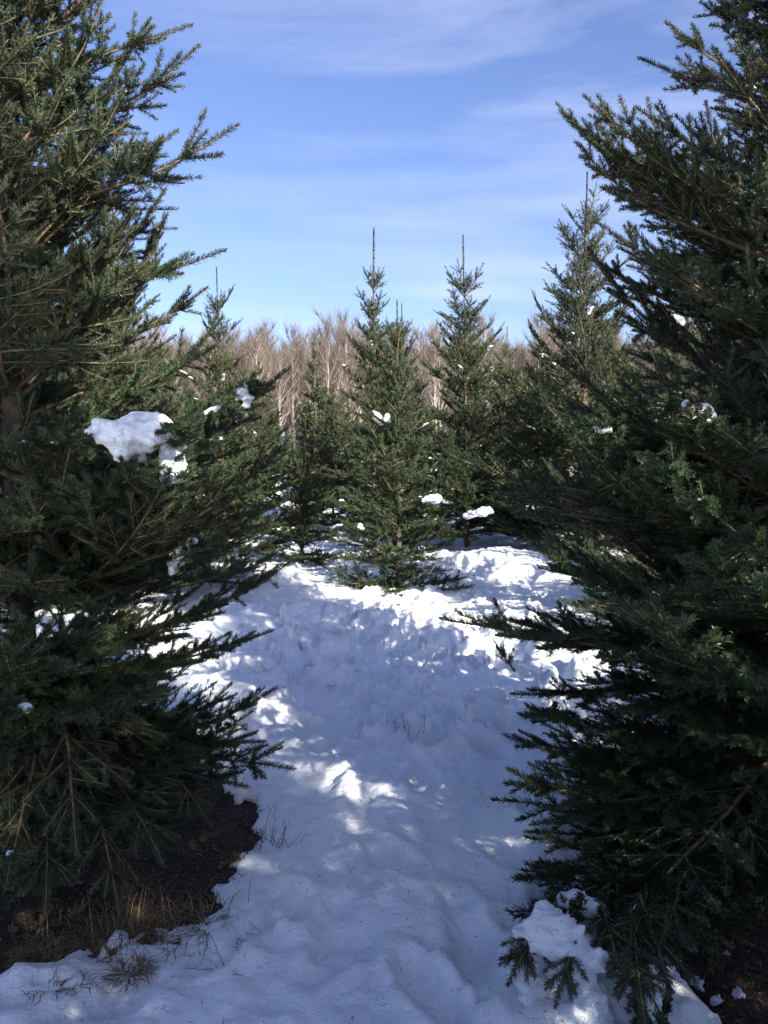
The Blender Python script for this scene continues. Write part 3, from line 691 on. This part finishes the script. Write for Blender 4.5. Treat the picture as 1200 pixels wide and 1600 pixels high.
G = 'snow lumps lying on fir boughs'
pix_blob('snow_clump', [(200, 680, 60, 36, 0), (165, 670, 34, 28, 0.02), (240, 672, 40, 24, -0.01), (190, 706, 26, 20, -0.01), (215, 655, 45, 14, 0.02)], 2.45,
         'largest smooth snow lump on the left-hand fir', G, seed=3, poke=0)
pix_blob('snow_clump', [(272, 730, 26, 24, 0), (262, 712, 16, 26, 0), (286, 700, 10, 20, 0.01), (262, 748, 14, 8, 0)], 2.5, 'hanging snow lobe just below right of the largest lump', G, seed=4, poke=1)
pix_blob('snow_clump', [(212, 738, 8, 13, 0), (207, 728, 6, 10, 0)], 2.42, 'small snow drip under the largest lump', G, vox=0.005, amp=0.003)
pix_blob('snow_clump', [(286, 666, 10, 8, 0), (280, 672, 8, 8, 0)], 2.4, 'small snow scrap at right tip of the largest lump', G, vox=0.005, amp=0.003)
pix_blob('snow_clump', [(102, 683, 20, 9, 0), (88, 687, 12, 6, 0)], 2.5, 'flat snow pad left of the largest lump', G, vox=0.005, amp=0.003)
pix_blob('snow_clump', [(36, 694, 10, 9, 0), (42, 698, 8, 6, 0)], 2.5, 'little snow pad at far left of the largest lump', G, vox=0.005, amp=0.003)
pix_blob('snow_clump', [(388, 604, 11, 7, 0), (378, 613, 10, 8, 0), (368, 622, 9, 8, 0.01), (388, 622, 14, 7, 0.01), (384, 636, 15, 5, 0.02)], 2.7, 'upright snow lump on the long bough right of the largest lump', G, vox=0.006, amp=0.004, seed=5)
pix_blob('snow_clump', [(350, 634, 16, 7, 0), (335, 640, 10, 6, 0), (324, 645, 6, 5, 0)], 2.7, 'low strip of snow along the long bough left of the upright lump', G, vox=0.005, amp=0.003)
pix_blob('snow_clump', [(290, 856, 16, 14, 0), (278, 872, 14, 20, 0.02), (300, 846, 14, 8, 0.0), (272, 892, 12, 9, 0.02)], 3.0, 'ragged slanting snow patch low on the left-hand fir', G, vox=0.006, amp=0.006, seed=6)
pix_blob('snow_clump', [(240, 872, 10, 6, 0), (250, 864, 8, 5, 0)], 3.0, 'small snow scrap left of the ragged slanting patch', G, vox=0.005, amp=0.003)
pix_blob('snow_clump', [(205, 612, 8, 8, 0)] * 1 + [(200, 616, 6, 5, 0)], 2.9, 'snow knob high on the left-hand fir above the largest lump', G, vox=0.005, amp=0.003)
pix_blob('snow_clump', [(330, 690, 12, 6, 0), (342, 686, 7, 4, 0)], 2.7, 'thin snow strip right of the hanging lobe', G, vox=0.005, amp=0.003)
pix_blob('snow_clump', [(12, 1110, 16, 8, 0), (40, 1106, 12, 8, 0)], 2.1, 'snow pad on a low bough at far left edge', G, vox=0.005, amp=0.004)
pix_blob('snow_clump', [(14, 1334, 9, 8, 0)], 2.1, 'tiny snow pat on lowest bough at far left edge', G, vox=0.004, amp=0.002)
pix_blob('snow_clump', [(1045, 492, 22, 14, 0), (1060, 500, 14, 14, 0), (1036, 482, 10, 7, 0)], 4.3, 'snow lump in the top of the fir between right-hand tree and tallest spire', G, vox=0.01, amp=0.006, seed=7)
pix_blob('snow_clump', [(1090, 640, 22, 13, 0), (1110, 648, 14, 8, 0), (1078, 634, 10, 9, 0)], 2.35, 'bright snow lump high on the right-hand fir', G, vox=0.006, amp=0.005, seed=8)
pix_blob('snow_clump', [(1086, 656, 18, 7, 0), (1100, 660, 16, 5, 0)], 2.3, 'snow strip just under the bright lump on the right-hand fir', G, vox=0.006, amp=0.003)
pix_blob('snow_clump', [(1040, 632, 12, 7, 0), (1030, 630, 7, 5, 0)], 2.4, 'snow scrap left of the bright lump on the right-hand fir', G, vox=0.005, amp=0.003)
pix_blob('snow_clump', [(935, 673, 20, 9, 0), (925, 678, 10, 7, 0), (950, 672, 10, 8, 0)], 2.5, 'flat snow lump on a bough reaching left from the right-hand fir', G, vox=0.006, amp=0.004, seed=9)
pix_blob('snow_clump', [(956, 690, 14, 8, 0), (948, 692, 8, 6, 0)], 2.48, 'round snow pat just below the flat lump', G, vox=0.005, amp=0.003)
pix_blob('snow_clump', [(1041, 737, 11, 6, 0)], 2.2, 'snow pat in the middle of the right-hand fir', G, vox=0.005, amp=0.003)
pix_blob('snow_clump', [(1088, 784, 13, 6, 0)], 2.1, 'thin snow pat right of centre on the right-hand fir', G, vox=0.005, amp=0.003)
pix_blob('snow_clump', [(1165, 850, 14, 8, 0), (1145, 848, 10, 7, 0)], 2.0, 'snow pat by the right edge above the near twig fan', G, vox=0.005, amp=0.003)
pix_blob('snow_clump', [(1148, 1325, 13, 9, 0)], 2.3, 'oval snow pat low on the right-hand fir', G, vox=0.005, amp=0.003)
pix_blob('snow_clump', [(865, 1115, 18, 7, 0), (880, 1118, 12, 6, 0)], 2.8, 'snow strip on the long low bough reaching over the lane', G, vox=0.005, amp=0.003)
pix_blob('snow_clump', [(885, 1120, 10, 6, 0)], 2.75, 'snow crumb at the end of the strip on the long low bough', G, vox=0.005, amp=0.003)
pix_blob('snow_clump', [(676, 780, 16, 8, 0), (684, 776, 8, 6, 0), (664, 784, 8, 5, 0)], 7.4, 'snow lump on right side of the shaded middle fir', G, vox=0.012, amp=0.01, seed=10)
pix_blob('snow_clump', [(604, 652, 6, 8, 0), (607, 658, 5, 5, 0)], 7.6, 'snow knob near the top of the shaded middle fir', G, vox=0.012, amp=0.006)
pix_blob('snow_clump', [(562, 822, 6, 6, 0), (566, 826, 5, 4, 0)], 7.4, 'snow pat low on left side of the shaded middle fir', G, vox=0.012, amp=0.006)
pix_blob('snow_clump', [(745, 802, 20, 7, 0), (760, 798, 12, 6, 0), (730, 806, 10, 4, 0)], 8.6, 'snow strip under the tall sunlit fir', G, vox=0.014, amp=0.012)
# big cascade of snow over the weighed-down boughs at the lower right
pix_blob('snow_clump', [(850, 1462, 38, 36, 0), (822, 1505, 28, 30, 0), (905, 1500, 40, 30, -0.03), (925, 1560, 26, 42, -0.04), (862, 1425, 26, 16, 0.04), (835, 1540, 30, 24, 0), (900, 1590, 40, 30, -0.05), (880, 1450, 30, 30, 0.0), (868, 1520, 34, 34, 0.05), (890, 1480, 40, 22, -0.03), (930, 1500, 26, 22, -0.06), (812, 1455, 22, 18, 0.02), (945, 1590, 20, 30, -0.06)],
         2.15, 'great heaped snow cascade over boughs at lower right', G, vox=0.009, amp=0.008, thick=0.9, seed=12)
pix_blob('snow_clump', [(905, 1412, 32, 20, 0), (930, 1415, 24, 16, 0), (885, 1405, 18, 12, 0)], 2.3, 'snow pillow above the great heaped cascade', G, vox=0.008, amp=0.006, seed=13)
pix_blob('snow_clump', [(985, 1435, 24, 14, 0), (1000, 1420, 18, 14, 0)], 2.3, 'snow lump right of the pillow above the cascade', G, vox=0.008, amp=0.006, seed=14)
pix_blob('snow_clump', [(1020, 1560, 13, 34, 0), (1025, 1590, 12, 20, 0)], 2.05, 'narrow snow tongue right of the great cascade', G, vox=0.006, amp=0.004, seed=15)

# small scraps scattered through the firs further down the lane
scraps = [blob('scrap', [((0, 0, 0), (0.06, 0.045, 0.022)), ((0.045, 0.02, -0.008), (0.035, 0.03, 0.016)), ((-0.05, 0.0, -0.004), (0.03, 0.03, 0.014))], 0.007, 0.010, s) for s in (31, 32, 33, 34, 35)]
rng = random.Random(9)
def scatter_scraps(t, H, Rb, pw, n, label, z0=0.3, z1=0.75, s0=0.45, s1=1.1):
    n = int(n * 1.8)
    c = [b for b in BR[t.name] if z0 * H < b[0].z < z1 * H and b[1].y < 0.1 and b[1].length > 0.3]
    for _ in range(n):
        b, v = rng.choice(c); p = t.location + b + v * rng.uniform(0.5, 0.85) + Vector((0, 0, 0.012))
        o = link('snow_scrap', rng.choice(scraps), None, p, (rng.gauss(0, 0.15), -math.atan2(v.z, math.hypot(v.x, v.y)) * 0.7, math.atan2(v.y, v.x)), (rng.uniform(s0, s1), rng.uniform(s0, s1) * 0.8, rng.uniform(s0, s1) * 0.7))
        tag(o, 'small snow scrap in the ' + label, 'snow', 'snow scraps in the ' + label)
for (t, H, Rb, pw), n, lb in ((TREES[2], 7, 'shaded middle fir'), (TREES[3], 6, 'spire-topped fir'), (TREES[4], 9, 'tall sunlit fir'), (TREES[5], 10, 'tallest spire fir'), (TREES[6], 5, 'young fir with pale leader'),
                              (TREES[7], 8, 'pointed fir behind the left-hand tree'), (TREES[9], 10, 'fir between right-hand tree and tallest spire'), (TREES[10], 9, 'bushy bright green fir'), (TREES[11], 9, 'low green fir')):
    scatter_scraps(t, H, Rb, pw, n, lb, 0.12, 0.6)
scatter_scraps(*TREES[0], 10, 'left-hand tree', 0.15, 0.4, 0.25, 0.5)
scatter_scraps(*TREES[1], 12, 'right-hand tree', 0.08, 0.4, 0.3, 0.6)

# chunks knocked loose, lying on the snow and on the bare ground
chunk = [blob('chunk', [((0, 0, 0), (0.05, 0.042, 0.038)), ((0.02, 0.015, 0.01), (0.03, 0.03, 0.03))], 0.007, 0.014, s) for s in (41, 42, 43, 44, 45)]
rng = random.Random(15)
for (px, py, s, lb) in ((1153, 1545, 0.42, 'round snowball-sized chunk on brown litter at lower right'), (1082, 1478, 0.30, 'snow chunk on the litter under the right-hand fir'), (1135, 1482, 0.24, 'small snow chunk beside a twig under the right-hand fir'),
                        (1060, 1500, 0.36, 'snow chunk at the litter edge'), (1090, 1530, 0.4, 'crusty chunk between snow and litter at lower right'), (1120, 1555, 0.3, 'flat chunk in the thin snow at lower right')):
    x, y = ground(px, py, 0.03); tag(link('snow_chunk', rng.choice(chunk), None, (x, y, max(sh(x, y), 0.01) + 0.018 * s), (0, 0, rng.uniform(0, 6)), s), lb, 'snow', 'loose snow chunks at lower right')
for i in range(70):
    y = rng.uniform(4.4, 8.8); x = rng.gauss(0, 0.8); s = rng.uniform(0.25, 0.9)
    tag(link('snow_chunk', rng.choice(chunk), None, (x, y, sh(x, y) + 0.008), (rng.gauss(0, 0.3), 0, rng.uniform(0, 6)), s), 'kicked-up snow chunk lying on the trodden lane', 'snow', 'kicked-up snow chunks on the lane')

# ------------------------------------------------------------------ grass, litter, leaves, weeds
def blades(n, rad, hmin, hmax, seed, wid=0.0020, droop=2.1, lay=0.5):
    rg = random.Random(seed); V = []; F = []; S = []
    for _ in range(n):
        a = rg.uniform(0, 6.28); rr = rad * rg.random() ** 0.8; b = np.array([math.cos(a) * rr, math.sin(a) * rr, 0.0])
        az = a + rg.gauss(0, 0.8); el = R(rg.uniform(15, 88)); L = rg.uniform(hmin, hmax); d = np.array([math.cos(az) * math.cos(el), math.sin(az) * math.cos(el), math.sin(el)])
        w = np.array([-math.sin(az), math.cos(az), 0]) * wid * rg.uniform(0.5, 1.0); k = 6; p = b; s = rg.random()
        dr = droop * rg.uniform(0.5, 1.5)
        i0 = len(V)
        for j in range(k):
            ww = w * (1 - j / (k - 0.6)); V += [p - ww, p + ww]; S += [s, s]
            d = norm(d - np.array([0, 0, dr * 0.32])); p = p + d * L / k
            if p[2] < 0.004: p[2] = 0.004
        for j in range(k - 1): F.append((i0 + 2 * j, i0 + 2 * j + 1, i0 + 2 * j + 3, i0 + 2 * j + 2))
    return npmesh('blades', V, F, None, [M_straw], False, {'shade': S})
for (px, py, n, rad, h0, h1, sd, lb) in ((205, 1445, 520, 0.14, 0.10, 0.26, 1, 'largest tangled dry grass tuft in front of the left-hand fir'), (270, 1430, 130, 0.10, 0.10, 0.28, 2, 'tall thin dry grass tuft right of the largest tuft'),
                                         (60, 1475, 260, 0.09, 0.05, 0.14, 3, 'low dry grass tuft at the left under the boughs'), (205, 1515, 200, 0.06, 0.05, 0.12, 4, 'reddish grass tuft poking through thin snow'),
                                         (115, 1550, 60, 0.05, 0.04, 0.12, 5, 'sparse reddish grass sprig in snow at lower left corner'), (70, 1562, 40, 0.05, 0.04, 0.10, 6, 'smallest grass sprig in snow at lower left corner'),
                                         (320, 1440, 220, 0.16, 0.06, 0.20, 7, 'thin dry grass near the right rim of the bare ring'), (140, 1460, 340, 0.2, 0.05, 0.16, 8, 'matted grass between the two left tufts')):
    x, y = ground(px, py, 0.04); z = max(sh(x, y), 0.0)
    tag(link('grass_tuft', blades(n, rad, h0, h1, sd), None, (x, y, z)), lb, 'grass tuft', 'dry grass tufts at lower left')

rg = np.random.RandomState(4)
for k, (wx, wy, wr) in enumerate(WELL):
    n = 26000; a = rg.rand(n) * 2 * PI; q = (wr + 0.10) * np.sqrt(rg.rand(n)); x = wx + np.cos(a) * q; y = wy + np.sin(a) * q
    z = 0.012 + 0.07 * fbm(x, y, 0.35, 4, 91) - 0.02 - 0.35 * sstep(wr + 0.12, wr + 0.42, np.hypot(x - wx, y - wy)) + 0.004 + rg.rand(n) * 0.008
    c = np.stack([x, y, z], -1); d = norm(rg.normal(0, 1, (n, 3)) * [1, 1, 0.35]); w = norm(np.cross(d, rg.normal(0, 1, (n, 3)) * [0.4, 0.4, 1]))
    L = rg.uniform(0.003, 0.011, n)[:, None] * 1.0; ww = (0.0006 + 0.0028 * rg.rand(n) ** 3)[:, None]
    V = np.stack([c - d * L - w * ww, c - d * L + w * ww, c + d * L + w * ww, c + d * L - w * ww], 1).reshape(-1, 3)
    o = link('leaf_litter', npmesh('litter', V, np.arange(n * 4).reshape(-1, 4), None, [M_litter], False, {'shade': np.repeat(rg.rand(n), 4)}))
    tag(o, 'brown needle and leaf litter under the %s fir' % ('left-hand' if k == 0 else 'right-hand'), 'leaf litter', None, 'stuff')

def leaf_mesh(seed):
    rg = random.Random(seed); n = 28; V = [(0, 0, 0.006)]; S = [0.5]
    c = rg.random()
    for i in range(n):
        a = i / n * 2 * PI; lob = 1 + 0.28 * math.cos(a * 7 + rg.random()); r = 0.03 * lob * (1 - 0.1 * math.cos(a)); x = math.cos(a) * r * 1.6; y = math.sin(a) * r * 0.95
        V.append((x, y, 0.006 + 9 * x * x * (0.3 + rg.random()) + 16 * y * y * (0.4 + rg.random()))); S.append(c * 0.6 + 0.4 * rg.random())
    F = [(0, 1 + i, 1 + (i + 1) % n) for i in range(n)]
    V += [(-0.045, 0, 0.012), (-0.085, 0.004, 0.02), (-0.085, 0.007, 0.02), (-0.045, 0.003, 0.012)]; S += [0.1] * 4; b = n + 1
    F += [(b, b + 1, b + 2), (b, b + 2, b + 3)]
    return npmesh('dead_leaf', V, None, F, [M_leaf], True, {'shade': S})
leaves = [leaf_mesh(i) for i in range(4)]
rng = random.Random(21)
for (px, py) in ((1062, 1440), (1090, 1425), (1075, 1395), (1110, 1445), (1180, 1392), (1150, 1410), (1165, 1455), (1190, 1430), (75, 1365), (70, 1430), (85, 1440), (210, 1372), (300, 1318), (290, 1325), (320, 1305), (20, 1450), (120, 1420), (240, 1400), (350, 1350), (180, 1350)):
    x, y = ground(px, py, 0.04)
    tag(link('dead_leaf', rng.choice(leaves), None, (x, y, max(0.015, sh(x, y)) + 0.012), (rng.gauss(0, 0.25), rng.gauss(0, 0.25), rng.uniform(0, 6)), rng.uniform(0.4, 0.7)),
        'curled brown oak leaf on the bare ground under the %s fir' % ('right-hand' if px > 600 else 'left-hand'), 'leaf', 'fallen leaves under the %s fir' % ('right-hand' if px > 600 else 'left-hand'))

def weed(px, py, n, h, sd, label, sp=0.5, r=0.0014):
    rg = random.Random(sd); x, y = ground(px, py, 0.12); T = Tubes()
    for _ in range(n):
        b = np.array([rg.gauss(0, 0.04), rg.gauss(0, 0.03), -0.02]); d = norm(np.array([rg.gauss(0, sp), rg.gauss(0, sp), 1.0])); L = h * rg.uniform(0.5, 1.1); pts = [b]
        for j in range(5): d = norm(d + np.array([rg.gauss(0, 0.12), rg.gauss(0, 0.12), 0])); pts.append(pts[-1] + d * L / 5)
        T.add(pts, r, r * 0.5, 3)
        for j in (2, 3, 4):
            if rg.random() < 0.6: T.add([pts[j], pts[j] + norm(np.array([rg.gauss(0, 1), rg.gauss(0, 1), 0.8])) * L * 0.22], r * 0.7, r * 0.4, 3)
    tag(link('weed_stem', T.mesh('weed', [M_dead]), None, (x, y, sh(x, y))), label, 'weed', 'dead weed stems standing in the snow')
weed(425, 1290, 16, 0.20, 1, 'wispy clump of dead stems in the snow right of the left-hand fir')
weed(632, 1140, 10, 0.12, 2, 'thin dark weed stems in the middle of the lane', 0.5)
weed(345, 1490, 4, 0.14, 3, 'bent dead stems at the rim of the bare ring', 1.2)
weed(598, 1550, 9, 0.03, 4, 'tiny dark sprig on the snow at the bottom centre', 1.0)
weed(30, 1520, 4, 0.12, 5, 'arching dead stem at the lower left corner', 1.0)
weed(300, 1555, 3, 0.10, 6, 'fallen dead stems below the bare ring', 2.0)
weed(560, 1230, 3, 0.06, 7, 'lone twig in the trodden lane', 1.0)

# fallen sprigs of fir lying on the snow
rng = random.Random(3)
for (px, py, L, az, lb) in ((886, 962, 0.20, 1.9, 'broken fir sprig standing in the snow bank right of the lane'), (805, 1025, 0.25, 2.6, 'small fir sprig under the long low bough')):
    x, y = ground(px, py + 10, 0.2)
    t = empty('fir_sprig', (x, y, sh(x, y))); tag(t, lb, 'sprig'); hang(t, 'near', 0, az, R(50), L, rng)
n = 1700; rg = np.random.RandomState(12); x = rg.normal(0, 1.0, n); y = rg.uniform(1.9, 6.5, n); z = snow_h(x[None], y[None])[0] + 0.002
a = rg.rand(n) * 6.28; d = np.stack([np.cos(a), np.sin(a), rg.normal(0, 0.2, n)], -1) * 0.007; w = np.stack([-np.sin(a), np.cos(a), a * 0], -1) * 0.0009; c = np.stack([x, y, z], -1)
V = np.stack([c - d - w, c - d + w, c + d + w, c + d - w], 1).reshape(-1, 3)
tag(link('fallen_needles', npmesh('fallen_needles', V, np.arange(n * 4).reshape(-1, 4), None, [M_litter], False, {'shade': np.repeat(rg.rand(n) * 0.5, 4)})), 'dark fallen fir needles sprinkled on the snow of the lane', 'needles', None, 'stuff')

print('objects', len(bpy.data.objects), 'tris', sum(len(m.loops) - 2 * len(m.polygons) for m in bpy.data.meshes if m.users), 'far', nfar)
for m in bpy.data.meshes:
    if m.name.startswith(('near', 'mid', 'crown')): print(m.name, len(m.polygons))
